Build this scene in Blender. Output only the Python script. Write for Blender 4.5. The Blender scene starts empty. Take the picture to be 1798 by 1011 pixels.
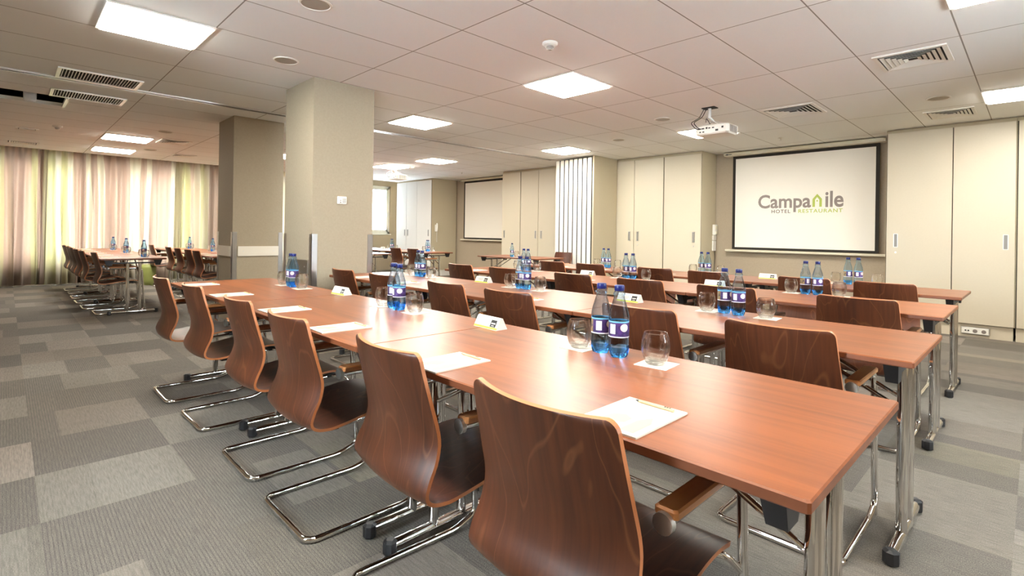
import bpy, math, random
from math import radians as R, sin, cos, pi, sqrt
from mathutils import Vector, Matrix
random.seed(7)
S = bpy.context.scene
C = S.collection

# ------------------------------------------------------------------ camera, world, exposure
CAMH = 1.12
cd = bpy.data.cameras.new('camera')
cam = bpy.data.objects.new('camera', cd); C.objects.link(cam)
F_PX, YAW, ROLL, SHIFT_PX = 905.8, R(45.54), R(0.85), -95.6
cd.sensor_fit = 'HORIZONTAL'; cd.sensor_width = 36.0
cd.lens = 36.0 * F_PX / 1798.0
cd.shift_x = 0.0
cd.shift_y = SHIFT_PX / 1798.0
cd.clip_start = 0.05; cd.clip_end = 200
fwd = Vector((-sin(YAW), cos(YAW), 0)); rgt = Vector((cos(YAW), sin(YAW), 0)); upv = Vector((0, 0, 1))
rx = cos(ROLL) * rgt + sin(ROLL) * upv; ux = -sin(ROLL) * rgt + cos(ROLL) * upv
M = Matrix((rx, ux, -fwd)).transposed().to_4x4(); M.translation = Vector((0, 0, CAMH))
cam.matrix_world = M
S.camera = cam

w = bpy.data.worlds.new('sky'); S.world = w; w.use_nodes = True
w.node_tree.nodes['Background'].inputs[0].default_value = (0.80, 0.90, 1.0, 1)
w.node_tree.nodes['Background'].inputs[1].default_value = 20.0
S.view_settings.view_transform = 'Standard'
S.view_settings.look = 'None'
S.view_settings.gamma = 1.0
S.view_settings.use_curve_mapping = False
S.view_settings.exposure = 1.93
PANEL = 17.0          # emission of the ceiling light panels
S.cycles.max_bounces = 8; S.cycles.diffuse_bounces = 5; S.cycles.glossy_bounces = 4
S.cycles.transmission_bounces = 8; S.cycles.transparent_max_bounces = 12
S.cycles.caustics_reflective = False; S.cycles.caustics_refractive = False
S.cycles.sample_clamp_indirect = 6.0

H = 2.5
XL, XR, YB, YF = -13.4, 2.6, -2.2, 8.55      # left, right, back (behind camera), front

# ------------------------------------------------------------------ mesh helpers
class MB:
    def __init__(s): s.v = []; s.f = []; s.m = []; s.sm = []
    def add(s, vs, fs, mi=0, smooth=False):
        o = len(s.v); s.v += [tuple(p) for p in vs]
        for f in fs: s.f.append(tuple(i + o for i in f)); s.m.append(mi); s.sm.append(smooth)
        return s
    def box(s, x0, x1, y0, y1, z0, z1, mi=0):
        v = [(x, y, z) for z in (z0, z1) for y in (y0, y1) for x in (x0, x1)]
        return s.add(v, [(0, 2, 3, 1), (4, 5, 7, 6), (0, 1, 5, 4), (2, 6, 7, 3), (0, 4, 6, 2), (1, 3, 7, 5)], mi)
    def cbox(s, x0, x1, y0, y1, z0, z1, c=.004, mi=0):
        # box with chamfered top and bottom rims and rounded vertical corners
        def ring(z, d):
            a, b, e, g = x0 + d, x1 - d, y0 + d, y1 - d; r = c * 1.6
            return [(a + r, e, z), (b - r, e, z), (b, e + r, z), (b, g - r, z), (b - r, g, z), (a + r, g, z), (a, g - r, z), (a, e + r, z)]
        rings = [ring(z0, c), ring(z0 + c, 0), ring(z1 - c, 0), ring(z1, c)]
        v = sum(rings, []); f = [tuple(range(7, -1, -1)), tuple(range(24, 32))]
        for k in range(3):
            for i in range(8):
                j = (i + 1) % 8; f.append((k * 8 + i, k * 8 + j, k * 8 + 8 + j, k * 8 + 8 + i))
        return s.add(v, f, mi)
    def tube(s, pts, r, n=10, closed=False, mi=0, caps=True):
        pts = [Vector(p) for p in pts]; N = len(pts); rings = []
        up = None
        for i, p in enumerate(pts):
            if closed: t = (pts[(i + 1) % N] - pts[i - 1]).normalized()
            else: t = (pts[min(i + 1, N - 1)] - pts[max(i - 1, 0)]).normalized()
            if up is None:
                up = Vector((0, 0, 1)) if abs(t.z) < .9 else Vector((1, 0, 0))
            a = (up - t * up.dot(t)).normalized(); b = t.cross(a); up = a
            rings.append([p + (a * cos(2 * pi * k / n) + b * sin(2 * pi * k / n)) * r for k in range(n)])
        v = sum(rings, []); f = []
        for i in range(N if closed else N - 1):
            j = (i + 1) % N
            for k in range(n):
                l = (k + 1) % n; f.append((i * n + k, i * n + l, j * n + l, j * n + k))
        s.add(v, f, mi, True)
        if caps and not closed:
            s.add(rings[0], [tuple(range(n - 1, -1, -1))], mi); s.add(rings[-1], [tuple(range(n))], mi)
        return s
    def lathe(s, prof, n=24, cx=0, cy=0, mi=0, closed=True, mod=None, smooth=True):
        rings = []
        for r, z in prof:
            rings.append([(cx + (r if mod is None else mod(r, z, 2 * pi * k / n)) * cos(2 * pi * k / n),
                           cy + (r if mod is None else mod(r, z, 2 * pi * k / n)) * sin(2 * pi * k / n), z) for k in range(n)])
        v = sum(rings, []); f = []
        for i in range(len(prof) - 1):
            for k in range(n):
                l = (k + 1) % n; f.append((i * n + k, i * n + l, (i + 1) * n + l, (i + 1) * n + k))
        s.add(v, f, mi, smooth)
        if closed:
            s.add(rings[0], [tuple(range(n - 1, -1, -1))], mi, False); s.add(rings[-1], [tuple(range(n))], mi, False)
        return s
    def mesh(s, name, mats):
        me = bpy.data.meshes.new(name); me.from_pydata(s.v, [], s.f)
        for m in (mats if isinstance(mats, (list, tuple)) else [mats]): me.materials.append(m)
        me.polygons.foreach_set('material_index', s.m); me.polygons.foreach_set('use_smooth', s.sm)
        me.update(); return me
    def build(s, name, mats, parent=None, loc=(0, 0, 0)):
        o = bpy.data.objects.new(name, s.mesh(name, mats)); C.objects.link(o); o.location = loc
        if parent is not None: o.parent = parent
        return o

def tag(o, label=None, cat=None, group=None, kind=None):
    if label: o['label'] = label
    if cat: o['category'] = cat
    if group: o['group'] = group
    if kind: o['kind'] = kind
    return o
def empty(name, loc=(0, 0, 0), rz=0):
    o = bpy.data.objects.new(name, None); C.objects.link(o); o.location = loc; o.rotation_euler = (0, 0, rz)
    o.empty_display_size = .1
    return o
def copy_tree(o, parent=None):
    c = o.copy(); C.objects.link(c)
    if parent is not None: c.parent = parent
    for ch in list(o.children): copy_tree(ch, c)
    return c
class Kind:
    """first call hands out the prototype, later calls copies of it"""
    def __init__(s, proto, cat): s.p = proto; s.used = False; s.cat = cat
    def put(s, loc, rz, label, group=None):
        o = s.p if not s.used else copy_tree(s.p)
        s.used = True
        o.location = loc; o.rotation_euler = (0, 0, rz); tag(o, label, s.cat, group); return o
def arc(c, a, b, r0, n=5):
    """fillet at corner c between directions from a and to b"""
    c, a, b = Vector(c), Vector(a), Vector(b)
    u = (a - c).normalized(); v = (b - c).normalized()
    p0, p2 = c + u * r0, c + v * r0
    return [p0 * (1 - t) ** 2 + c * 2 * t * (1 - t) + p2 * t * t for t in [i / n for i in range(n + 1)]]
def path(pts, r):
    out = [Vector(pts[0])]
    for i in range(1, len(pts) - 1): out += arc(pts[i], pts[i - 1], pts[i + 1], r)
    return out + [Vector(pts[-1])]

# ------------------------------------------------------------------ materials
def mat(name, col, rough=.5, metal=0, **kw):
    m = bpy.data.materials.new(name); m.use_nodes = True
    b = m.node_tree.nodes['Principled BSDF']
    b.inputs['Base Color'].default_value = (*col, 1); b.inputs['Roughness'].default_value = rough; b.inputs['Metallic'].default_value = metal
    for k, v in kw.items():
        b.inputs[k.replace('_', ' ')].default_value = v
    return m
def nodes(m): return m.node_tree.nodes, m.node_tree.links, m.node_tree.nodes['Principled BSDF']
class NB:
    def __init__(s, m): s.m = m; s.N, s.L, s.b = nodes(m)
    def n(s, t, **kw):
        x = s.N.new(t)
        for k, v in kw.items(): setattr(x, k, v)
        return x
    def math(s, op, a, b=None, c=None):
        x = s.n('ShaderNodeMath', operation=op)
        for i, q in enumerate((a, b, c)):
            if q is None: continue
            if isinstance(q, (int, float)): x.inputs[i].default_value = q
            else: s.L.new(q, x.inputs[i])
        return x.outputs[0]
    def mix(s, f, a, b):
        x = s.n('ShaderNodeMix', data_type='RGBA')
        for i, q in ((0, f), (6, a), (7, b)):
            if isinstance(q, (int, float)): x.inputs[i].default_value = q
            elif isinstance(q, tuple): x.inputs[i].default_value = (*q, 1)
            else: s.L.new(q, x.inputs[i])
        return x.outputs[2]
    def coord(s, kind='Object'): return s.n('ShaderNodeTexCoord').outputs[kind]
    def mapping(s, v, scale=(1, 1, 1), loc=(0, 0, 0), rot=(0, 0, 0)):
        x = s.n('ShaderNodeMapping'); s.L.new(v, x.inputs[0])
        x.inputs['Location'].default_value = loc; x.inputs['Scale'].default_value = scale; x.inputs['Rotation'].default_value = rot
        return x.outputs[0]
    def noise(s, v, scale, detail=3, rough=.5, dist=0):
        x = s.n('ShaderNodeTexNoise'); s.L.new(v, x.inputs['Vector'])
        x.inputs['Scale'].default_value = scale; x.inputs['Detail'].default_value = detail
        x.inputs['Roughness'].default_value = rough; x.inputs['Distortion'].default_value = dist
        return x.outputs[0]
    def ramp(s, f, stops, interp='LINEAR'):
        x = s.n('ShaderNodeValToRGB'); x.color_ramp.interpolation = interp; e = x.color_ramp.elements
        while len(e) < len(stops): e.new(.5)
        for q, (p, c) in zip(e, stops): q.position = p; q.color = (*c, 1)
        s.L.new(f, x.inputs[0]); return x.outputs[0]
    def bump(s, h, strength=.3, dist=.01):
        x = s.n('ShaderNodeBump'); x.inputs['Strength'].default_value = strength; x.inputs['Distance'].default_value = dist
        s.L.new(h, x.inputs['Height']); s.L.new(x.outputs[0], s.b.inputs['Normal'])
    def base(s, c): s.L.new(c, s.b.inputs['Base Color'])

def wood(name, dark, light, rough, coat, axis=0, grain=1.0, contrast=1.0):
    m = mat(name, light, rough, Coat_Weight=coat, Coat_Roughness=.25)
    q = NB(m); co = q.coord()
    oi = q.n('ShaderNodeObjectInfo').outputs['Random']
    cm = q.n('ShaderNodeVectorMath', operation='ADD'); q.L.new(co, cm.inputs[0])
    cx = q.n('ShaderNodeCombineXYZ'); q.L.new(q.math('MULTIPLY', oi, 7.3), cx.inputs[0]); q.L.new(q.math('MULTIPLY', oi, 3.1), cx.inputs[1])
    q.L.new(cx.outputs[0], cm.inputs[1])
    sc = [26 * grain] * 3; sc[axis] = 1.3 * grain
    v = q.mapping(cm.outputs[0], tuple(sc))
    n1 = q.noise(v, 1.0, 5, .6, .6)
    sc2 = [5 * grain] * 3; sc2[axis] = .8 * grain
    n2 = q.noise(q.mapping(cm.outputs[0], tuple(sc2)), 1.0, 3, .5, 1.5)
    f = q.math('ADD', q.math('MULTIPLY', n1, .55 * contrast), q.math('MULTIPLY', n2, .45))
    q.base(q.ramp(f, [(.30, dark), (.66, light)]))
    q.bump(n1, .04, .002)
    return m

M_table = wood('cherry_veneer', (.115, .030, .008), (.27, .076, .020), .38, .14, 0, 1.0, 1.25)
M_tedge = wood('cherry_edge', (.115, .031, .010), (.21, .062, .021), .40, .1, 0, 1.0)
# bent plywood: cathedral grain as loosely distorted rings
def ply():
    m = mat('walnut_plywood', (.09, .03, .015), .38, Coat_Weight=.0, Specular_IOR_Level=.38)
    q = NB(m); co = q.coord(); oi = q.n('ShaderNodeObjectInfo').outputs['Random']
    cm = q.n('ShaderNodeVectorMath', operation='ADD'); q.L.new(co, cm.inputs[0])
    cx = q.n('ShaderNodeCombineXYZ'); q.L.new(q.math('MULTIPLY', oi, 3.7), cx.inputs[0]); q.L.new(q.math('MULTIPLY', oi, 9.1), cx.inputs[2])
    q.L.new(cx.outputs[0], cm.inputs[1])
    n = q.noise(q.mapping(cm.outputs[0], (3.2, .8, .9)), 1.6, 2, .45, .6)
    rings = q.math('FRACT', q.math('MULTIPLY', n, 9.0))
    line = q.ramp(rings, [(0, (0, 0, 0)), (.06, (1, 1, 1)), (.13, (0, 0, 0))])
    fine = q.noise(q.mapping(cm.outputs[0], (60, 6, 3)), 1.0, 4, .6)
    big = q.noise(q.mapping(cm.outputs[0], (4, 1.2, 1.6)), 1.0, 2)
    base = q.ramp(q.math('ADD', q.math('MULTIPLY', fine, .5), q.math('MULTIPLY', big, .5)), [(.32, (.040, .011, .005)), (.68, (.112, .031, .011))])
    fac = q.math('MULTIPLY', line, .42)
    q.base(q.mix(fac, base, (.21, .080, .034)))
    q.bump(fine, .05, .001)
    return m
M_ply = ply()
M_plyedge = mat('plywood_edge', (.46, .17, .065), .42)
M_arm = wood('oiled_armrest_wood', (.38, .14, .045), (.58, .25, .085), .35, .2, 1, 1.5)
M_chrome = mat('chrome', (.72, .71, .69), .05, 1)
M_steel = mat('brushed_steel', (.62, .62, .62), .28, 1)
M_recess = mat('handle_recess', (.30, .29, .27), .6, .6)
M_black = mat('black_plastic', (.012, .012, .014), .45)
M_paper = mat('white_paper', (.68, .66, .60), .7)
M_watermark = mat('pale_lime_print', (.50, .54, .30), .7)
M_lime = mat('lime_print', (.50, .55, .06), .6)
M_white = mat('white_plastic', (.80, .78, .72), .4)
M_cream = mat('cream_plastic', (.70, .66, .50), .4)
M_pencil = wood('raw_pencil_wood', (.62, .42, .20), (.74, .54, .30), .6, 0, 0, 3)
M_graph = mat('graphite', (.03, .03, .03), .5)
M_alu = mat('matt_aluminium', (.75, .75, .74), .35, 1)
M_printgrey = mat('grey_print', (.20, .17, .15), .6)
M_dark = mat('matt_near_black', (.015, .014, .012), .9)
M_void = mat('grille_void', (.02, .018, .015), .9)

def plaster(name, col, amount=.04):
    m = mat(name, col, .85); q = NB(m); n = q.noise(q.coord(), 55, 4)
    lo = tuple(c * (1 - amount) for c in col); hi = tuple(min(1, c * (1 + amount)) for c in col)
    q.base(q.ramp(n, [(.3, lo), (.7, hi)])); q.bump(n, .05, .002); return m
M_wall = plaster('taupe_wall_paint', (.41, .335, .245))
M_column = plaster('taupe_column_paint', (.365, .310, .228))
M_cab = plaster('cream_cabinet_laminate', (.60, .535, .415), .012)
M_cab.node_tree.nodes['Principled BSDF'].inputs['Roughness'].default_value = .42
M_cabside = plaster('taupe_cabinet_side', (.50, .43, .30), .02)
M_coolcab = plaster('white_cabinet_laminate', (.78, .77, .74), .01)
M_screen = mat('screen_fabric', (.86, .82, .74), .8)
M_border = mat('black_screen_border', (.02, .016, .012), .8)
M_case = mat('screen_case_enamel', (.66, .61, .48), .4)

# suspended ceiling: mineral tiles on a 0.6 x 1.2 grid
def ceiling_mat():
    m = mat('mineral_ceiling_tiles', (.70, .65, .575), .9); q = NB(m); co = q.coord()
    sp = q.n('ShaderNodeSeparateXYZ'); q.L.new(co, sp.inputs[0])
    def line(axis, off, per, half):
        f = q.math('FRACT', q.math('DIVIDE', q.math('SUBTRACT', sp.outputs[axis], off - 100 * per), per))
        d = q.math('MULTIPLY', q.math('MINIMUM', f, q.math('SUBTRACT', 1.0, f)), per)
        return d
    dx = line(0, GX, GT, 0); dy = line(1, GY, 2 * GT, 0)
    d = q.math('MINIMUM', dx, dy)
    groove = q.math('SUBTRACT', 1.0, q.math('MINIMUM', q.math('DIVIDE', d, .0045), 1.0))
    seam = q.math('MULTIPLY', q.math('LESS_THAN', d, .0042), .8)
    rim = q.math('MULTIPLY', q.math('SUBTRACT', q.math('LESS_THAN', d, .012), q.math('LESS_THAN', d, .0042)), .25)
    tile = q.n('ShaderNodeTexWhiteNoise', noise_dimensions='2D')
    cb = q.n('ShaderNodeCombineXYZ')
    q.L.new(q.math('FLOOR', q.math('DIVIDE', q.math('SUBTRACT', sp.outputs[0], GX), GT)), cb.inputs[0])
    q.L.new(q.math('FLOOR', q.math('DIVIDE', q.math('SUBTRACT', sp.outputs[1], GY), 2 * GT)), cb.inputs[1])
    q.L.new(cb.outputs[0], tile.inputs['Vector'])
    n = q.noise(co, 140, 2)
    base = q.mix(tile.outputs['Value'], (.83, .835, .815), (.87, .87, .85))
    base = q.mix(q.math('MULTIPLY', n, .12), base, (.76, .755, .73))
    base = q.mix(rim, base, (.88, .86, .80))
    q.base(q.mix(seam, base, (.16, .13, .09)))
    return m
GT = .5953; GX = -.977; GY = 2.206
M_ceil = ceiling_mat()

def carpet_mat():
    m = mat('carpet_tiles', (.2, .18, .16), .95); q = NB(m); co = q.coord()
    sp = q.n('ShaderNodeSeparateXYZ'); q.L.new(co, sp.inputs[0])
    U = .515
    fx = q.math('DIVIDE', q.math('ADD', sp.outputs[0], 4.17 + 100 * U), U); fy = q.math('DIVIDE', q.math('ADD', sp.outputs[1], -.105 + 100 * U), U)
    ix = q.math('FLOOR', fx); iy = q.math('FLOOR', fy); ux = q.math('FRACT', fx); uy = q.math('FRACT', fy)
    def rnd(a, b, k):
        c = q.n('ShaderNodeCombineXYZ'); q.L.new(a, c.inputs[0]); q.L.new(b, c.inputs[1]); c.inputs[2].default_value = k
        t = q.n('ShaderNodeTexWhiteNoise', noise_dimensions='3D'); q.L.new(c.outputs[0], t.inputs['Vector']); return t.outputs['Value']
    r1 = rnd(ix, iy, 1.0); r2 = rnd(ix, iy, 5.0); r3 = rnd(ix, iy, 9.0)
    # sub-bands inside each tile: split across x in some tiles
    sub = q.math('FLOOR', q.math('ADD', q.math('MULTIPLY', uy, 2.0), q.math('MULTIPLY', r2, .6)))
    isub = q.math('ADD', q.math('MULTIPLY', iy, 4.0), sub)
    s1 = rnd(ix, isub, 13.0); s2 = rnd(ix, isub, 17.0)
    tone = q.ramp(q.math('ADD', q.math('MULTIPLY', r1, .6), q.math('MULTIPLY', s1, .4)),
                  [(.05, (.100, .086, .069)), (.35, (.138, .120, .099)), (.62, (.168, .148, .124)), (.95, (.215, .193, .166))])
    hue = q.ramp(r3, [(0, (.97, 1.0, 1.0)), (.35, (1, 1, 1)), (.65, (1.05, .98, .96)), (1, (1.0, .99, .84))])
    mul = q.n('ShaderNodeMix', data_type='RGBA', blend_type='MULTIPLY'); mul.inputs[0].default_value = 1
    q.L.new(tone, mul.inputs[6]); q.L.new(hue, mul.inputs[7])
    # ribs run along x
    cell = q.math('MULTIPLY', sp.outputs[1], 1 / .0118)
    rib = q.math('LESS_THAN', q.math('FRACT', q.math('ADD', cell, 1000)), .36)
    par = q.math('MODULO', q.math('ADD', q.math('ADD', ix, iy), 1000.0), 2.0)
    ribbed = q.math('GREATER_THAN', q.math('ADD', s2, q.math('MULTIPLY', par, .55)), .80)
    ribf = q.math('MULTIPLY', ribbed, q.math('ADD', q.math('MULTIPLY', rib, .34), .56))
    pile = q.noise(q.mapping(co, (1, 1.0, 1)), 260, 2, .7)
    pile2 = q.noise(q.mapping(co, (14, 160, 1)), 1.0, 2, .5)
    c = q.mix(ribf, mul.outputs[2], (.050, .043, .038))
    c = q.mix(q.math('MULTIPLY', q.math('SUBTRACT', pile, .40), 1.5), c, (.38, .35, .30))
    c = q.mix(q.math('MULTIPLY', q.math('SUBTRACT', pile2, .38), 1.3), c, (.06, .053, .047))
    q.base(c); q.bump(q.math('ADD', pile, q.math('MULTIPLY', ribf, -1.0)), .35, .004)
    return m
M_carpet = carpet_mat()

def glass(name, col, ior, rough=0):
    m = bpy.data.materials.new(name); m.use_nodes = True; t = m.node_tree; t.nodes.clear()
    g = t.nodes.new('ShaderNodeBsdfGlass'); g.inputs[0].default_value = (*col, 1); g.inputs['IOR'].default_value = ior; g.inputs['Roughness'].default_value = rough
    o = t.nodes.new('ShaderNodeOutputMaterial'); t.links.new(g.outputs[0], o.inputs[0]); return m
def clear(name, tint, edge, rough, through, ior, edge_pow=2.6):
    # thin clear wall: mostly see-through face on, refractive and bright towards the rims
    m = bpy.data.materials.new(name); m.use_nodes = True; t = m.node_tree; t.nodes.clear()
    g = t.nodes.new('ShaderNodeBsdfGlass'); g.inputs[0].default_value = (*edge, 1); g.inputs['IOR'].default_value = ior; g.inputs['Roughness'].default_value = rough
    tr = t.nodes.new('ShaderNodeBsdfTransparent'); tr.inputs[0].default_value = (*tint, 1)
    lw = t.nodes.new('ShaderNodeLayerWeight'); lw.inputs[0].default_value = .35
    pw = t.nodes.new('ShaderNodeMath'); pw.operation = 'MULTIPLY_ADD'; pw.inputs[1].default_value = .8; pw.inputs[2].default_value = 1 - through
    cl = t.nodes.new('ShaderNodeClamp')
    mx = t.nodes.new('ShaderNodeMixShader'); o = t.nodes.new('ShaderNodeOutputMaterial')
    t.links.new(lw.outputs['Facing'], pw.inputs[0]); t.links.new(pw.outputs[0], cl.inputs[0]); t.links.new(cl.outputs[0], mx.inputs[0])
    t.links.new(tr.outputs[0], mx.inputs[1]); t.links.new(g.outputs[0], mx.inputs[2]); t.links.new(mx.outputs[0], o.inputs[0]); return m
M_bottle = clear('blue_tinted_water_bottle', (.84, .93, 1.0), (.62, .82, 1.0), .02, .84, 1.26)
M_foot = clear('deep_blue_bottle_base', (.42, .70, 1.0), (.30, .64, 1.0), .05, .5, 1.38)
M_glass = clear('clear_glass', (.985, .985, .97), (1, 1, 1), 0, .88, 1.40)
M_cap = mat('blue_cap', (.003, .012, .12), .3)
def pane_mat():
    m = bpy.data.materials.new('window_glass'); m.use_nodes = True; t = m.node_tree; t.nodes.clear()
    tr = t.nodes.new('ShaderNodeBsdfTransparent'); tr.inputs[0].default_value = (.95, .97, .96, 1)
    gl = t.nodes.new('ShaderNodeBsdfGlossy'); gl.inputs['Roughness'].default_value = .02
    fr = t.nodes.new('ShaderNodeFresnel'); mx = t.nodes.new('ShaderNodeMixShader'); o = t.nodes.new('ShaderNodeOutputMaterial')
    t.links.new(fr.outputs[0], mx.inputs[0]); t.links.new(tr.outputs[0], mx.inputs[1]); t.links.new(gl.outputs[0], mx.inputs[2]); t.links.new(mx.outputs[0], o.inputs[0])
    return m
M_pane = pane_mat()
def emit(name, col, s):
    m = bpy.data.materials.new(name); m.use_nodes = True; t = m.node_tree; t.nodes.clear()
    e = t.nodes.new('ShaderNodeEmission'); e.inputs[0].default_value = (*col, 1); e.inputs[1].default_value = s
    o = t.nodes.new('ShaderNodeOutputMaterial'); t.links.new(e.outputs[0], o.inputs[0]); return m
M_lamp = emit('warm_panel_glow', (1.0, .95, .84), PANEL)
M_label = None
def label_mat():
    # paper band wound round the bottle: light blue top strip, violet field, pale oval, barcode
    m = mat('bottle_label', (.1, .1, .3), .4); q = NB(m); co = q.coord()
    sp = q.n('ShaderNodeSeparateXYZ'); q.L.new(co, sp.inputs[0])
    ang = q.math('ARCTAN2', sp.outputs[1], sp.outputs[0]); z = sp.outputs[2]
    top = q.math('GREATER_THAN', z, .1135)
    n = q.noise(co, 60, 2)
    c = q.ramp(n, [(.35, (.016, .010, .07)), (.65, (.07, .03, .17))])
    back = q.ramp(n, [(.3, (.07, .05, .02)), (.5, (.30, .22, .10)), (.7, (.06, .05, .05))])
    side = q.math('LESS_THAN', q.math('SINE', q.math('ADD', ang, 2.2)), -.25)
    c = q.mix(side, c, back)
    da = q.math('DIVIDE', q.math('SUBTRACT', ang, -.55), .42); dz = q.math('DIVIDE', q.math('SUBTRACT', z, .098), .0125)
    oval = q.math('LESS_THAN', q.math('ADD', q.math('MULTIPLY', da, da), q.math('MULTIPLY', dz, dz)), 1.0)
    c = q.mix(oval, c, (.80, .66, .66))
    b1 = q.math('MULTIPLY', q.math('LESS_THAN', q.math('ABSOLUTE', q.math('ADD', ang, 1.75)), .30), q.math('LESS_THAN', q.math('ABSOLUTE', q.math('SUBTRACT', z, .093)), .0155))
    bars = q.math('LESS_THAN', q.math('FRACT', q.math('MULTIPLY', z, 420.0)), .3)
    c = q.mix(b1, c, (.80, .78, .84)); c = q.mix(q.math('MULTIPLY', q.math('MULTIPLY', b1, bars), .5), c, (.3, .28, .4))
    c = q.mix(top, c, (.14, .42, .62))
    low = q.math('LESS_THAN', z, .0695)
    q.base(q.mix(low, c, (.72, .74, .86)))
    return m
M_label = label_mat()

def curtain_mat():
    m = bpy.data.materials.new('striped_curtain_cloth'); m.use_nodes = True; q = NB(m); co = q.coord()
    sp = q.n('ShaderNodeSeparateXYZ'); q.L.new(co, sp.inputs[0])
    warp = q.math('MULTIPLY', q.noise(q.mapping(co, (0, 1.2, .25)), 1.0, 2), .25)
    k = q.math('FLOOR', q.math('MULTIPLY', q.math('ADD', sp.outputs[1], warp), 11.0))
    wn = q.n('ShaderNodeTexWhiteNoise', noise_dimensions='1D'); q.L.new(k, wn.inputs['W'])
    col = q.ramp(wn.outputs['Value'], [(0, (.60, .49, .42)), (.30, (.80, .76, .66)), (.52, (.66, .63, .45)), (.76, (.54, .44, .38))], 'CONSTANT')
    weave = q.noise(q.mapping(co, (1, 90, 1)), 1.0, 2)
    col = q.mix(q.math('MULTIPLY', weave, .15), col, (.78, .70, .58))
    q.base(col); q.b.inputs['Roughness'].default_value = .85
    tr = q.n('ShaderNodeBsdfTranslucent'); q.L.new(col, tr.inputs[0])
    mx = q.n('ShaderNodeMixShader'); mx.inputs[0].default_value = .30
    out = q.N['Material Output']; q.L.new(q.b.outputs[0], mx.inputs[1]); q.L.new(tr.outputs[0], mx.inputs[2]); q.L.new(mx.outputs[0], out.inputs[0])
    return m
M_curtain = curtain_mat()

# ------------------------------------------------------------------ room shell
def st(o, **k): o['kind'] = 'structure'; return o
st(MB().box(XL - .3, XR + .2, YB - .2, YF + .2, -.12, 0).build('floor', M_carpet))
# ceiling slab with one open tile
hx0, hx1, hy0, hy1 = GX - 12 * GT + .02 + .595 - .595, GX - 11 * GT + .16, -.70, .455
hx0, hx1 = -7.86, -7.28
EX = -12.45            # the ceiling stops here; a curtain pocket lies beyond
m = MB()
m.box(EX, hx0, YB - .2, YF + .2, H, H + .04); m.box(hx1, XR + .2, YB - .2, YF + .2, H, H + .04)
m.box(hx0, hx1, YB - .2, hy0, H, H + .04); m.box(hx0, hx1, hy1, YF + .2, H, H + .04)
st(m.build('ceiling', M_ceil))
st(MB().box(XL - .3, XR + .2, YB - .2, YF + .2, 2.95, 3.05).build('ceiling_slab', M_dark))
st(MB().box(EX, EX + .02, YB, YF, H + .04, 2.95).build('trim_1', M_wall))
st(MB().box(XL, EX, YB, YF, 2.66, 2.70).build('trim_2', M_coolcab))
st(MB().box(XL - .2, XR + .2, YF, YF + .2, 0, 2.95).build('wall_front', M_wall))
WB = (-2.5, -1.35, 1.0, 2.35)     # added back-wall window, unseen, brightens ceiling and chair backs (x0, x1, z0, z1)
m = MB().box(XL - .2, WB[0], YB - .2, YB, 0, 2.95).box(WB[1], XR + .2, YB - .2, YB, 0, 2.95).box(WB[0], WB[1], YB - .2, YB, 0, WB[2]).box(WB[0], WB[1], YB - .2, YB, WB[3], 2.95)
st(m.build('wall_back', M_wall))
WR = (2.6, 3.7, 1.0, 2.30)      # unseen right-wall window, added for daylight on the ceiling (y0, y1, z0, z1)
m = MB().box(XR, XR + .2, YB, WR[0], 0, 2.95).box(XR, XR + .2, WR[1], YF, 0, 2.95).box(XR, XR + .2, WR[0], WR[1], 0, WR[2]).box(XR, XR + .2, WR[0], WR[1], WR[3], 2.95)
st(m.build('wall_right', M_wall))
# left wall with three window openings
wins = [(7.15, 8.10, 1.06, 2.45), (-.35, 3.15, .35, 2.40), (3.45, 5.2, .35, 2.40)]
m = MB(); ys = [YB]
for a, b, z0, z1 in sorted(wins):
    m.box(XL - .2, XL, ys[-1], a, 0, 2.95); m.box(XL - .2, XL, a, b, 0, z0); m.box(XL - .2, XL, a, b, z1, 2.95); ys.append(b)
m.box(XL - .2, XL, ys[-1], YF, 0, 2.95)
st(m.build('wall_left', M_wall))
for i, (a, b, z0, z1) in enumerate(wins + [WR, WB]):  # last two windows are out of view, added as daylight fill
    wroot = empty('window_%d' % (i + 1), [(XL - .08, (a + b) / 2, z0), (XR + .08, (a + b) / 2, z0), ((a + b) / 2, YB - .08, z0)][max(0, i - 2)], [0, pi, pi / 2][max(0, i - 2)]); st(wroot)
    hw, hh = (b - a) / 2, z1 - z0
    m = MB()
    for yy in (-hw, hw - .06): m.box(-.03, .03, yy, yy + .06, 0, hh)
    for zz in (0, hh - .06): m.box(-.03, .03, -hw, hw, zz, zz + .06)
    m.build('window_frame', M_white, wroot)
    m = MB()
    for sy in ((-1, 1) if hw > .6 else (1,)):
        y0, y1 = (min(0, sy * hw) + .05, max(0, sy * hw) - .05) if hw > .6 else (-hw + .06, hw - .06)
        for yy in (y0, y1 - .055): m.box(-.02, .045, yy, yy + .055, .06, hh - .06)
        for zz in (.06, hh - .115): m.box(-.02, .045, y0, y1, zz, zz + .055)
    m.build('sash', M_white, wroot)
    MB().box(-.004, .004, -hw + .05, hw - .05, .05, hh - .05).build('pane', M_pane, wroot)
    MB().cbox(-.02, .12, -hw - .02, hw + .02, -.035, 0, .004).build('window_sill', M_white, wroot)
    if i == 0:
        hnd = MB().box(.045, .06, hw - .10, hw - .075, .55, .62).box(.06, .07, hw - .097, hw - .078, .47, .60)
        hnd.build('window_handle', M_alu, wroot)
# partition track across the ceiling
m = MB().box(-6.40, -6.375, YB, 7.25, H - .012, H, 0).box(-6.325, -6.30, YB, 7.25, H - .012, H, 0).box(-6.375, -6.325, YB, 7.25, H - .003, H + .001, 1)
st(m.build('trim_3', [M_alu, M_void]))
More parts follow.
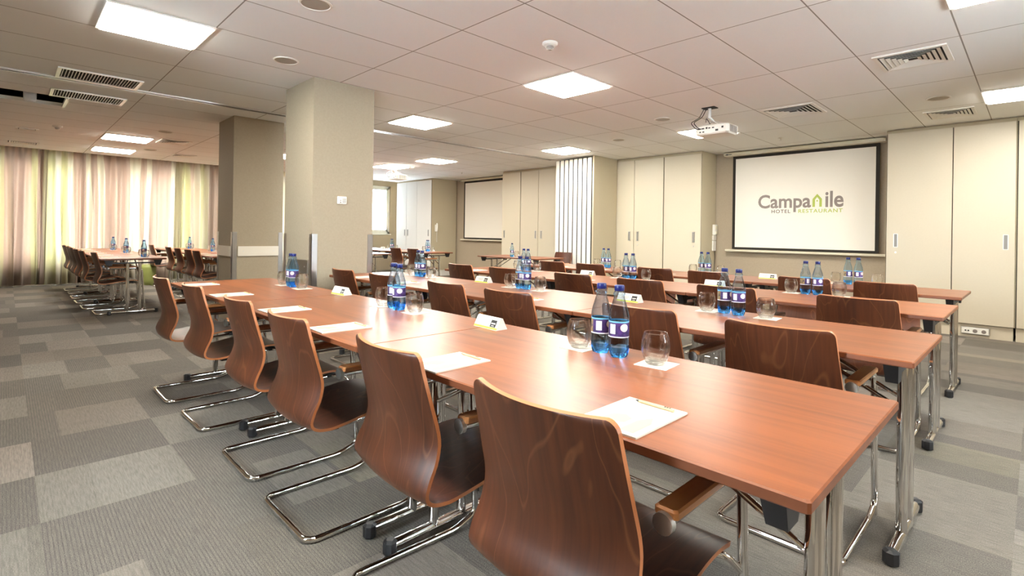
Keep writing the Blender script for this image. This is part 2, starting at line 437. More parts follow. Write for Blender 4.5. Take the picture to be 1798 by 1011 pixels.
# base boards
st(MB().box(XL, XL + .012, YB, YF, 0, .07).build('baseboard_left', M_wall))
st(MB().box(-10.8, -8.45, YF - .012, YF, 0, .07).build('baseboard_front', M_wall))

# ------------------------------------------------------------------ columns
def column(x0, x1, y0, y1, label, plates):
    c = MB().box(x0, x1, y0, y1, 0, H).build('column', M_column); tag(c, label, 'column', kind='structure')
    g, t, gh = .05, .004, 1.09
    for cx, cy, sx, sy in ((x1, y0, 1, -1), (x0, y0, -1, -1), (x1, y1, 1, 1), (x0, y1, -1, 1)):
        m = MB()
        xs = sorted((cx - sx * g, cx + sx * t)); ysn = sorted((cy, cy + sy * t)); m.box(*xs, *ysn, 0, gh)
        xs = sorted((cx, cx + sx * t)); ysn = sorted((cy - sy * g, cy + sy * t)); m.box(*xs, *ysn, 0, gh)
        m.build('corner_guard', M_steel, c)
    for p in plates:
        pb = MB().box(*p[:6]).build('bumper_rail', p[6], c)
        m = MB()
        if p[1] - p[0] < .1:
            for yy in (p[2] + .06, p[3] - .06): m.box(p[1], p[1] + .003, yy - .006, yy + .006, (p[4] + p[5]) / 2 - .006, (p[4] + p[5]) / 2 + .006)
        else:
            for xx in (p[0] + .06, p[1] - .06): m.box(xx - .006, xx + .006, p[2] - .003, p[2], (p[4] + p[5]) / 2 - .006, (p[4] + p[5]) / 2 + .006)
        m.build('screw', M_alu, pb)
    return c
M_rail = mat('pale_bumper_rail', (.78, .74, .66), .35)
column(-5.20, -4.56, 1.96, 2.56, 'taupe square column nearer the camera with steel corner guards', [(-5.0, -4.62, 1.945, 1.96, .73, .85, M_steel)])
column(-7.44, -6.83, 1.96, 2.55, 'taupe square column farther off with a white rail around it', [(-6.83, -6.815, 2.02, 2.50, .795, .915, M_rail), (-7.38, -6.89, 1.945, 1.96, .79, .915, M_rail)])

# ------------------------------------------------------------------ ceiling fixtures
def light_panel(lab):
    r = empty('ceiling_light', (0, 0, H)); s = .297
    m = MB()
    for a in (-1, 1):
        m.box(*sorted((a * s, a * (s - .022))), -s, s, -.012, 0); m.box(-s + .022, s - .022, *sorted((a * s, a * (s - .022))), -.012, 0)
    m.build('frame', M_white, r)
    MB().box(-s + .022, s - .022, -s + .022, s - .022, -.020, -.001).build('diffuser', M_lamp, r)
    return r
K = Kind(light_panel(''), 'ceiling light')
gl = 'square light panels in the ceiling grid'
def gx(i): return GX + (i + .5) * GT
for x, y, lab in [
    (gx(-6), GY - 2 * GT - .2977, 'square ceiling light panel nearest the top left corner of the photo'),
    (gx(-4), GY + 2 * GT + .2977, 'large square ceiling light panel in the middle, below the smoke detector'),
    (gx(-8), GY + 2 * GT + .2977, 'square ceiling light panel just right of the nearer column'),
    (gx(-8), 6.55, 'square ceiling light panel in front of the folded partition'),
    (gx(-4), 6.60, 'square ceiling light panel behind the projector by the logo screen'),
    (gx(1), 6.72, 'square ceiling light panel at the right edge above the tall cabinets'),
    (gx(1), 3.70, 'square ceiling light panel cut by the top right corner of the photo'),
    (gx(-12) - .3, 5.90, 'square ceiling light panel in front of the blank far screen'),
    (gx(-15) - .2, 1.32, 'nearer of two ceiling light panels in front of the curtains'),
    (gx(-18) - .1, 1.35, 'farther of two ceiling light panels, right over the curtains'),
    (gx(-15) - .0, 5.80, 'ceiling light panel behind the far projector'),
    (gx(-15) - .2, GY + 2 * GT + .2977, 'ceiling light panel glimpsed in the narrow gap between the two columns', ),
    (gx(-18) - .1, GY + 2 * GT + .2977, 'added square ceiling light panel hidden behind the farther column', ),  # unseen panel, added to lift the curtained half
    (gx(-1), GY - 2 * GT - .2977, 'added unseen square ceiling light panel overhead, above the nearest table row'),  # out of view, added on the grid to brighten the near end
    (gx(3), GY - 2 * GT - .2977, 'added unseen square ceiling light panel overhead, right of the camera'),  # another out-of-view panel, added for extra light
]:
    K.put((x, y, H), 0, lab, gl)

# 4-way diffusers
def diffuser(sx, sy):
    r = empty('air_vent', (0, 0, H)); a, b = sx / 2, sy / 2
    m = MB()
    for s in (-1, 1):
        m.box(*sorted((s * a, s * (a - .03))), -b, b, -.01, 0); m.box(-a + .03, a - .03, *sorted((s * b, s * (b - .03))), -.01, 0)
    m.build('frame', M_white, r)
    MB().box(-a + .03, a - .03, -b + .03, b - .03, -.002, -.0005).build('duct_opening', M_void, r)
    sl = MB(); n = 6
    for k in range(n):
        t = (k + .35) / n; u, v_ = (a - .03) * (1 - t), (b - .03) * (1 - t); u2, v2 = u - .024, v_ - .024
        if u2 < .004 or v2 < .004: break
        z0, z1 = -.003, -.012
        vs = [(-u, -v_, z1), (u, -v_, z1), (u, v_, z1), (-u, v_, z1), (-u2, -v2, z0), (u2, -v2, z0), (u2, v2, z0), (-u2, v2, z0)]
        vs += [(x, y, z - .0015) for x, y, z in vs]
        fs = []
        for i in range(4):
            j = (i + 1) % 4; fs += [(i, j, 4 + j, 4 + i), (8 + i, 12 + i, 12 + j, 8 + j), (i, 8 + i, 8 + j, j), (4 + i, 4 + j, 12 + j, 12 + i)]
        sl.add(vs, fs)
    sl.build('louvre', M_white, r)
    return r
gv = 'air vents in the ceiling'
for sx, sy, x, y, lab in [(.44, .47, -.68, 4.92, 'white square louvred ceiling vent at upper right, nearest the camera'),
                          (.52, .52, -1.88, 6.10, 'white square louvred ceiling vent right of the projector'),
                          (.42, .46, -.68, 7.32, 'white square louvred ceiling vent above the right-hand cabinets'),
                          (.50, .40, -9.66, 1.90, 'small louvred ceiling vent beside the light before the curtains'),
                          (.40, .40, -11.70, .18, 'white ceiling vent over the left end of the curtains'),
                          (.24, .24, -10.05, .20, 'smallest ceiling vent, left of the smoke detector near the curtains'),
                          (.40, .36, -11.32, 2.38, 'flat ceiling vent right over the curtains, left of the farther column')]:
    o = diffuser(sx, sy); o.location = (x, y, H); tag(o, lab, 'vent', gv)
def linear_grille():
    r = empty('air_grille', (0, 0, H)); a, b = .195, .305
    m = MB()
    for s in (-1, 1):
        m.box(*sorted((s * a, s * (a - .022))), -b, b, -.012, 0); m.box(-a + .022, a - .022, *sorted((s * b, s * (b - .028))), -.012, 0)
    m.build('frame', M_alu, r)
    MB().box(-a + .02, a - .02, -b + .02, b - .02, -.002, -.0005).build('duct_opening', M_void, r)
    sl = MB()
    for k in range(25):
        y = -b + .04 + k * (2 * b - .08) / 24; sl.box(-a + .02, a - .02, y - .0017, y + .0017, -.011, -.002)
    sl.build('louvre', M_alu, r); return r
o = linear_grille(); o.location = (-6.10, .61, H); tag(o, 'slatted metal air grille on the near side of the ceiling track', 'vent', gv)
o = copy_tree(o); o.location = (-7.05, .61, H); tag(o, 'slatted metal air grille beyond the ceiling track, beside the open tile', 'vent', gv)
# open tile: duct box seen through the gap, lamp can, T bar
st(MB().box(hx0 - .3, hx1 + .3, hy0 - .3, hy1 + .3, H + .30, H + .33).build('ceiling_void', M_wall))
lc = empty('recessed_spotlight', (-7.58, .17, H)); tag(lc, 'white round spotlight can hanging in the open ceiling tile', 'spotlight'); lc.scale = (.7, .7, 1)
MB().lathe([(.001, -.03), (.06, -.035), (.075, -.02), (.078, .12), (.03, .14), (.001, .14)], 24, closed=False).build('can', mat('frosted_lamp_can', (.8, .82, .85), .4), lc)
MB().tube([(0, 0, .14), (0, 0, .32)], .012, 8).build('hanger', M_alu, lc)
tag(MB().box(hx0 + .02, hx1 - .02, .444, .470, H - .012, H + .02).build('ceiling_t_bar', M_alu), 'short metal T bar across the edge of the open ceiling tile', 'ceiling rail')
duct = MB().tube([(hx0 - .25, -.35, H + .16), (hx1 + .25, -.35, H + .16)], .10, 16).build('flexible_duct', mat('duct_foil', (.5, .45, .36), .5)); tag(duct, 'round duct seen inside the open ceiling tile', 'duct')

# ceiling speakers, detectors
def speaker():
    r = empty('ceiling_speaker', (0, 0, H))
    MB().lathe([(.094, 0), (.098, -.004), (.094, -.009), (.084, -.009), (.084, -.004)], 32, closed=False).build('bezel', M_white, r)
    MB().lathe([(.001, -.008), (.06, -.0075), (.085, -.005)], 32, closed=False).build('grille', mat('speaker_mesh', (.40, .36, .29), .7), r)
    return r
K = Kind(speaker(), 'speaker')
for x, y, lab in [(-3.09, 1.33, 'round ceiling speaker cut by the top edge of the photo'), (-4.29, 1.61, 'round ceiling speaker left of the nearer column top'),
                  (-.69, 6.46, 'round ceiling speaker between two vents at upper right'), (-3.12, 5.53, 'round ceiling speaker left of the near projector'),
                  (-4.26, 6.31, 'round ceiling speaker in front of the middle cabinets'), (-8.73, 1.61, 'round ceiling speaker before the farther column'), (-10.95, 1.80, 'round ceiling speaker beside the light right over the curtains')]:
    K.put((x, y, H), 0, lab, 'round ceiling speakers')
def smoke():
    r = empty('smoke_detector', (0, 0, H))
    MB().lathe([(.055, 0), (.056, -.012), (.045, -.020), (.036, -.022), (.001, -.022)], 28, closed=False).build('base', M_white, r)
    m = MB()
    for k in range(4): m.lathe([(.034 - .004 * k, -.024 - .008 * k), (.036 - .004 * k, -.026 - .008 * k), (.034 - .004 * k, -.028 - .008 * k)], 20, closed=True)
    m.build('vent_ring', M_white, r)
    MB().lathe([(.030, -.020), (.026, -.036), (.012, -.052), (.001, -.052)], 18, closed=False).build('sensor', M_dark, r)
    return r
K = Kind(smoke(), 'smoke detector')
K.put((-2.48, 2.79, H), 0, 'white smoke detector above the large middle light panel', 'smoke detectors')
K.put((-9.41, .49, H), 0, 'white smoke detector over the left rows before the curtains', 'smoke detectors')
def sprinkler():
    r = empty('sprinkler', (0, 0, H))
    MB().lathe([(.03, 0), (.03, -.004), (.012, -.008), (.001, -.008)], 16, closed=False).build('escutcheon', M_white, r)
    MB().lathe([(.006, -.006), (.006, -.028), (.014, -.030), (.014, -.033), (.001, -.033)], 12, closed=False).build('nozzle', M_chrome, r); return r
K = Kind(sprinkler(), 'sprinkler')
K.put((-2.51, 7.65, H), 0, 'tiny sprinkler head above the logo screen', 'sprinklers')
K.put((-9.2, 7.4, H), 0, 'tiny sprinkler head above the blank far screen', 'sprinklers')

def projector():
    r = empty('projector', (0, 0, H))
    MB().box(-.07, .07, -.05, .05, -.008, 0).build('mounting_plate', M_dark, r, (-.06, -.04, 0))
    m = MB().tube([(-.06, -.04, -.006), (-.06, -.04, -.11)], .018, 12).tube([(-.06, -.04, -.10), (-.03, 0, -.145)], .014, 10)
    m.build('pole', M_alu, r)
    m = MB()
    for k in range(4):
        a = k * pi / 2 + .5; m.tube([(-.03, 0, -.14), (.12 * cos(a), .09 * sin(a), -.185), (.12 * cos(a), .09 * sin(a), -.20)], .005, 6)
    m.build('bracket_arms', M_alu, r)
    b = MB().cbox(-.18, .18, -.13, .13, -.30, -.195, .015).build('body', M_white, r)
    MB().lathe([(.034, 0), (.036, .03), (.028, .034), (.001, .028)], 20, closed=False).build('lens', M_black, b).matrix_local = Matrix.Translation((.08, .128, -.25)) @ Matrix.Rotation(-pi / 2, 4, 'X')
    m = MB()
    for (x, z, w_, h_) in [(-.13, -.235, .03, .014), (-.09, -.235, .03, .014), (-.05, -.232, .02, .02), (-.02, -.235, .022, .012), (.02, -.235, .022, .012), (-.12, -.27, .02, .012), (-.085, -.27, .02, .012), (.06, -.265, .03, .02), (.12, -.24, .02, .02)]:
        m.box(x - w_ / 2, x + w_ / 2, -.1325, -.1295, z - h_ / 2, z + h_ / 2)
    m.build('socket_row', M_graph, b)
    m = MB()
    for k in range(7): m.box(.1795, .182, -.08 + k * .024, -.068 + k * .024, -.285, -.215)
    m.build('side_vent', M_printgrey, b)
    m = MB()
    for d, dr in ((0, .0), (.03, .03)):
        m.tube(path([(-.09 - d, -.05, -.008), (-.13 - dr, -.07, -.10), (-.19 - d, -.15, -.16), (-.13 - d, -.165, -.23), (-.11 - d, -.13, -.238)], .03), .004, 6)
    m.tube(path([(-.10, -.04, -.15), (-.06, -.12, -.12), (-.02, -.10, -.20)], .03), .004, 6)
    m.build('cable', M_black, r)
    return r
o = projector(); o.location = (-2.42, 5.42, H); tag(o, 'white ceiling projector with black cables before the logo screen', 'projector', 'ceiling projectors')
o = copy_tree(o); o.location = (-9.35, 5.82, H); tag(o, 'small far ceiling projector near the window', 'projector', 'ceiling projectors')

# ------------------------------------------------------------------ cabinets and wall things
FY = 7.98      # cabinet fronts
def cabinet(x0, edges, y0, side, doors_mat, label, handles, skirt=True, group='tall built-in cabinets', z1=2.452):
    """edges: door boundaries; handles: per door list of (x) positions"""
    x1 = edges[-1]
    r = empty('tall_cabinet', (x0, y0, 0)); tag(r, label, 'cabinet', group)
    MB().box(.001, x1 - x0 - .001, .030, YF - y0 - .03, .15, H - .004, 0).box(.006, x1 - x0 - .006, .022, .030, .15, z1, 1).build('body', [side, M_dark], r)  # dark sheet behind the doors paints shade into their gaps
    MB().box(.01, x1 - x0 - .01, .03, YF - y0 - .03, 0, .15).build('plinth', doors_mat, r)
    e = [x0] + list(edges)
    for i in range(len(e) - 1):
        a, b = e[i] - x0 + (.004 if i else .014), e[i + 1] - x0 - .004
        d = MB().cbox(a, b, 0, .020, .155, z1, .0015).build('door', doors_mat, r)
        for hx, kl in handles.get(i, []):
            X = hx - x0
            hm = MB(); hm.box(X - .022, X - .016, -.006, 0, 1.02, 1.19, 0).box(X + .016, X + .022, -.006, 0, 1.02, 1.19, 0).box(X - .022, X + .022, -.006, 0, 1.184, 1.19, 0).box(X - .022, X + .022, -.006, 0, 1.02, 1.026, 0).box(X - .016, X + .016, -.001, 0, 1.026, 1.184, 1)
            hm.build('handle', [M_alu, M_recess], d)
            if kl:
                lk = MB().tube([(X, -.004, .955), (X, .001, .955)], .011, 14).build('lock', M_alu, d)
    return r
cabinet(-1.36, [-.71, -.17], FY, M_cabside, M_cab, 'tall cream double cabinet directly right of the logo screen', {0: [(-1.25, 1)], 1: [(-.25, 0)]})
cabinet(-.17, [.44, 1.04], FY, M_cabside, M_cab, 'tall cream cabinet cut by the right edge of the photo', {0: [(-.07, 1)], 1: [(.95, 0)]})
cabinet(1.04, [1.7, 2.55], FY, M_cabside, M_cab, 'tall cream cabinet in the right corner of the room', {0: [(1.14, 1)]})
cabinet(-5.62, [-5.04, -4.47], FY, M_cabside, M_cab, 'tall cream double cabinet right of the folded partition', {0: [(-5.13, 0)], 1: [(-4.96, 1)]})
cabinet(-4.47, [-3.80], FY, M_cabside, M_cab, 'tall cream single-door cabinet left of the logo screen', {0: [(-3.92, 1)]})
cabinet(-8.42, [-7.84], FY - .05, M_cabside, M_cab, 'tall cream single-door cabinet right of the blank far screen', {0: [(-8.33, 0)]})
cabinet(-7.84, [-7.31, -6.45], FY - .05, M_cabside, M_cab, 'tall cream double cabinet left of the folded partition', {0: [(-7.38, 0)], 1: [(-7.22, 0)]})
cabinet(-12.42, [-11.92, -11.43, -10.80], 7.70, M_cabside, M_coolcab, 'tall white three-door cabinet between the window and the phone', {0: [(-11.99, 0)], 1: [(-11.85, 0)], 2: [(-10.9, 0)]})
# folded partition
def part_panel():
    r = MB().box(-.046, .046, 0, .64, .012, 2.47).build('partition_panel', mat('partition_panel_vinyl', (.74, .70, .60), .5))
    MB().box(-.046, -.041, -.004, .0, .03, 2.45).box(.0415, .0565, -.013, .03, .012, 2.47).build('gap_shade_strip', M_black, r)  # black strips stand in for the shade between stacked panels
    MB().box(-.038, .041, -.016, 0, .03, 2.45).build('edge_profile', mat('white_edge_profile', (.86, .83, .74), .35), r)
    return r
K = Kind(part_panel(), 'partition panel')
ords = ['first', 'second', 'third', 'fourth', 'fifth', 'sixth', 'seventh', 'eighth']
for i in range(8):
    K.put((-6.212 + i * .1035, 7.27, 0), 0, 'cream folding partition panel stacked by the cabinets, %s from the left' % ords[i], 'panels of the folded partition')
tag(MB().box(-5.432, -5.40, 7.27, FY - .01, 0, H - .003).build('partition_jamb', M_cabside), 'plain beige jamb on the right of the folded partition', 'jamb')

# projection screens
def screen(x0, x1, z0, z1, label, logo=False):
    r = empty('projection_screen', (x0, YF, 0)); w_ = x1 - x0
    tag(r, label, 'projection screen', 'roll-down projection screens')
    MB().box(-.045, w_ + .045, -.062, -.056, z0 - .03, z1 + .06).build('border', M_border, r)
    MB().box(0, w_, -.0635, -.0625, z0, z1).build('fabric', M_screen, r)
    c = MB().cbox(-.17, w_ + .12, -.16, -.0, z1 + .045, H - .012, .012).build('case', M_case, r)
    MB().box(-.14, -.03, -.1625, -.1595, H - .05, H - .04).box(-.12, -.09, -.1625, -.1595, H - .055, H - .035).build('case_marking', M_graph, c)
    MB().cbox(-.15, w_ + .13, -.10, -.0, z0 - .075, z0 - .04, .006).build('bottom_rail', M_case, r)
    return r
scr = screen(-3.46, -1.56, .955, 2.385, 'white roll-down screen showing a grey and green hotel logo')
screen(-10.40, -8.45, 1.0, 2.40, 'blank white roll-down screen far left of the cabinets')

M_lgrey = mat('logo_grey', (.265, .225, .205), .7); M_lgreen = mat('logo_green', (.43, .52, .11), .7); M_lbrown = mat('logo_brown', (.13, .10, .085), .7)
def text(name, s, x0, x1, z0, zh, m_, off=0, spacing=1.0, parent=None, y=-.0650, probe='H'):
    """text filling x0..x1, letter height zh above baseline z0 (height of the probe letter)"""
    def raw(t):
        cu = bpy.data.curves.new(name, 'FONT'); cu.body = t; cu.size = 1; cu.extrude = .002; cu.offset = off; cu.space_character = spacing; cu.resolution_u = 4
        ob = bpy.data.objects.new(name, cu); C.objects.link(ob)
        bpy.context.view_layer.update()
        me = bpy.data.meshes.new_from_object(ob.evaluated_get(bpy.context.evaluated_depsgraph_get()))
        bpy.data.objects.remove(ob); return me
    pm = raw(probe); ph = max(v.co.y for v in pm.vertices)
    me = raw(s); xs = [v.co.x for v in me.vertices]; a, b = min(xs), max(xs)
    for v in me.vertices:
        v.co = (x0 + (v.co.x - a) / (b - a) * (x1 - x0), y + v.co.z * -.2, z0 + v.co.y / ph * zh)
    me.materials.clear(); me.materials.append(m_)
    o = bpy.data.objects.new(name, me); C.objects.link(o)
    if parent: o.parent = parent
    return o
sx = 3.46
text('logo_lettering', 'Campa', -3.10 + sx, -2.35 + sx, 1.578, .205, M_lgrey, .022, 1.0, scr, probe='C')
text('logo_lettering', 'ile', -2.165 + sx, -1.935 + sx, 1.578, .225, M_lgrey, .022, 1.0, scr, probe='l')
text('logo_subtitle', 'HOTEL', -2.90 + sx, -2.63 + sx, 1.495, .052, M_lbrown, .010, 1.15, scr)
text('logo_subtitle', 'RESTAURANT', -2.52 + sx, -1.945 + sx, 1.495, .052, M_lgreen, .014, 1.15, scr)
# green house-shaped n
hx, hz, hw, hh_ = -2.27 + sx, 1.578, .062, .19
out = [(-hw, 0), (-hw, .115), (0, hh_), (hw, .115), (hw, 0), (hw - .034, 0), (hw - .034, .105), (0, .143), (-hw + .034, .105), (-hw + .034, 0)]
v0 = [(hx + a, -.0650, hz + b) for a, b in out]; v1 = [(x, -.0640, z) for x, y, z in v0]; n = len(out)
fs = [(0, 1, 8, 9), (1, 2, 7, 8), (2, 3, 6, 7), (3, 4, 5, 6)]
m = MB().add(v0 + v1, fs + [(i, (i + 1) % n, n + (i + 1) % n, n + i) for i in range(n)] + [tuple(reversed([k + n for k in f])) for f in fs])
m.tube([(hx, -.0652, hz + .088), (hx, -.064, hz + .088)], .011, 12)
m.build('logo_house', M_lgreen, scr)

# wall phone on the side of the white cabinet
r = empty('wall_phone', (-10.80, 7.86, 1.12)); tag(r, 'white wall phone with hanging cord on the taupe cabinet side', 'phone')
MB().cbox(0, .03, -.035, .035, .02, .20, .008).build('base', M_white, r)
MB().tube(path([(.045, 0, .03), (.06, 0, .06), (.06, 0, .20), (.045, 0, .23)], .02), .019, 10).build('handset', M_white, r)
MB().tube([(.035 + .012 * cos(k * .9), .012 * sin(k * .9) + .01, .02 - k * .0045) for k in range(60)], .004, 6).build('cord', M_white, r)
# switch and socket stack next to the screen
r = empty('switch_panel', (-3.803, 8.455, .88)); tag(r, 'white stack of switches and sockets left of the logo screen', 'switch panel')
MB().cbox(0, .025, -.055, .055, 0, .17, .004).build('socket_block', M_white, r)
MB().cbox(0, .03, -.055, .055, .175, .26, .004).build('switch_block', M_white, r)
MB().cbox(0, .05, -.05, .05, .265, .44, .006).build('control_box', M_white, r)
MB().box(.05, .058, -.03, .03, .36, .42).box(.05, .058, -.03, .03, .28, .33).build('dial', M_cream, r)
MB().tube(path([(.02, .0, 0), (.03, .0, -.1), (.012, .02, -.25), (.01, .0, -.6)], .04), .005, 6).build('cable', M_graph, r)
# thermostat on column
r = empty('thermostat', (-4.56, 2.235, 1.37)); tag(r, 'small white thermostat on the side of the nearer column', 'thermostat')
MB().cbox(0, .022, -.045, .045, 0, .072, .004).build('case', M_white, r)
m = MB()
for k in range(4): m.box(.022, .0235, .0, .036, .014 + k * .011, .018 + k * .011)
m.box(.022, .0235, -.024, -.012, .01, .02).box(.022, .0235, -.024, -.012, .03, .036)
m.build('slots', M_printgrey, r)
# triple socket on plinth
r = empty('floor_socket', (-.62, FY + .03, .035)); tag(r, 'white triple socket strip low on the plinth under the cabinets', 'socket')
MB().cbox(0, .25, -.022, 0, 0, .078, .004).build('frame', M_alu, r)
MB().cbox(.008, .242, -.026, -.02, .006, .072, .003).build('plate', M_white, r)
for k, xx in enumerate((.125, .20)):
    MB().lathe([(.001, .002), (.017, .002), (.021, 0), (.021, -.004)], 20, closed=False).build('socket_well', M_printgrey, r).matrix_local = Matrix.Translation((xx, -.0262, .039)) @ Matrix.Rotation(pi / 2, 4, 'X')
MB().box(.035, .05, -.028, -.025, .032, .048).box(.06, .075, -.028, -.025, .032, .048).build('data_port', M_graph, r)
# small light switch strip under the right cabinet side? plain power outlet on the far front wall
# green pot at the curtain
pt = empty('plant_pot', (-12.3, 2.02, 0)); tag(pt, 'lime green glazed pot standing before the curtains behind the tables', 'pot')
MB().lathe([(.001, .0), (.10, .0), (.13, .10), (.16, .28), (.165, .42), (.150, .50), (.135, .50), (.13, .46), (.001, .46)], 28, closed=False).build('bowl', mat('lime_glaze', (.36, .40, .12), .4), pt)
pt.scale = (.8, .8, .8)
MB().lathe([(.001, .462), (.131, .462)], 20, closed=False).build('soil', M_dark, pt)

# ------------------------------------------------------------------ curtains
def curtain(y0, y1, label, seed):
    rnd = random.Random(seed); n = int((y1 - y0) / .012); zs = [.03, .5, 1.0, 1.6, 2.1, 2.40, 2.52, 2.62]
    ph = [rnd.uniform(0, 6.28) for _ in range(5)]; lean = [rnd.uniform(-.07, .07) for _ in range(40)]
    rows = []
    for k, z in enumerate(zs):
        t = z / 2.62; row = []
        for i in range(n + 1):
            y = y0 + (y1 - y0) * i / n
            li = (y - y0) / (y1 - y0) * 38; a = int(li); ln = lean[a] * (1 - (li - a)) + lean[a + 1] * (li - a)
            yy = y + ln * (1 - t) * .8
            f = 2 * pi / .155
            u = y + .035 * sin(3.1 * y + ph[0]) + .02 * sin(7.3 * y + ph[1])
            amp = .058 + .024 * sin(2.3 * y + ph[2])
            lo = amp * sin(f * u + ph[3]) + .022 * sin(2.1 * f * u + ph[4]) * (1 - t)
            hi = .020 * sin(2 * f * u + ph[3])
            b = max(0, min(1, (z - 2.3) / .25))
            row.append((-13.08 + lo * (1 - b) + hi * b, yy, z))
        rows.append(row)
    v = sum(rows, []); W = n + 1
    fs = [(k * W + i, k * W + i + 1, (k + 1) * W + i + 1, (k + 1) * W + i) for k in range(len(zs) - 1) for i in range(n)]
    m = MB().add(v, fs, 0, True)
    o = m.build('curtain', M_curtain); md = o.modifiers.new('thickness', 'SOLIDIFY'); md.thickness = .0015
    tag(o, label, 'curtain', 'floor-length striped curtains'); return o
curtain(-2.1, .56, 'rose and cream striped curtain at the left edge of the photo', 3)
curtain(.44, 2.74, 'bright striped curtain in the middle of the curtain wall, lit from behind', 5)
curtain(2.60, 5.4, 'striped curtain right next to the farther column', 8)
tag(MB().box(-13.10, -13.06, YB, 5.6, 2.625, 2.655).build('curtain_rail', M_alu), 'slim curtain rail in the ceiling pocket above the curtains', 'curtain rail')

# ------------------------------------------------------------------ table
TW, TD, TH, TT = 1.40, .70, .725, .022
def make_table():
    r = empty('conference_table')
    # origin at right near floor corner; table extends to -x and +y
    MB().cbox(-TW + .001, -.001, 0, TD, TH - TT, TH, .003, 0).build('tabletop', [M_table], r)
    top = r.children[0]
    me = top.data; me.materials.append(M_tedge)
    for p in me.polygons:
        if abs(p.normal.z) < .5: p.material_index = 1
    for sx_ in (-.07, -TW + .07):
        inn = -1 if sx_ > -.5 else 1
        ft = MB().tube([(sx_, .09, .032), (sx_, .61, .032)], .019, 12).build('foot', M_chrome, r)
        for yy, dd in ((.085, 1), (.615, -1)):
            MB().cbox(sx_ - .024, sx_ + .024, min(yy - dd * .006, yy + dd * .038), max(yy - dd * .006, yy + dd * .038), 0, .055, .008).build('foot_cap', M_black, ft)
        for yy in (.285, .415):
            MB().tube([(sx_, yy, .03), (sx_, yy, .66)], .0185, 14).build('leg', M_chrome, r)
        MB().box(sx_ - .015, sx_ + .015, .10, .60, .655, .672).build('crossbar', M_black, r)
        for yy in (.09, .61):
            d = .05
            vs = [(sx_ - .022, yy - d, .703), (sx_ + .022, yy - d, .703), (sx_ + .022, yy + d, .703), (sx_ - .022, yy + d, .703),
                  (sx_ - .018, yy - d * .45, .632), (sx_ + .018, yy - d * .45, .632), (sx_ + .018, yy + d * .55, .632), (sx_ - .018, yy + d * .55, .632)]
            MB().add(vs, [(0, 1, 2, 3), (7, 6, 5, 4), (0, 4, 5, 1), (1, 5, 6, 2), (2, 6, 7, 3), (3, 7, 4, 0)]).build('bracket', M_black, r)
        for yy in (.285, .415):
            MB().tube([(sx_ + inn * .02, yy, .50), (sx_ + inn * .40, yy, .70)], .008, 8).build('folding_strut', M_chrome, r)
        MB().box(sx_ + inn * .40 - .02, sx_ + inn * .40 + .02, .26, .44, .69, .703).build('strut_plate', M_black, r)
    return r
KT = Kind(make_table(), 'table')

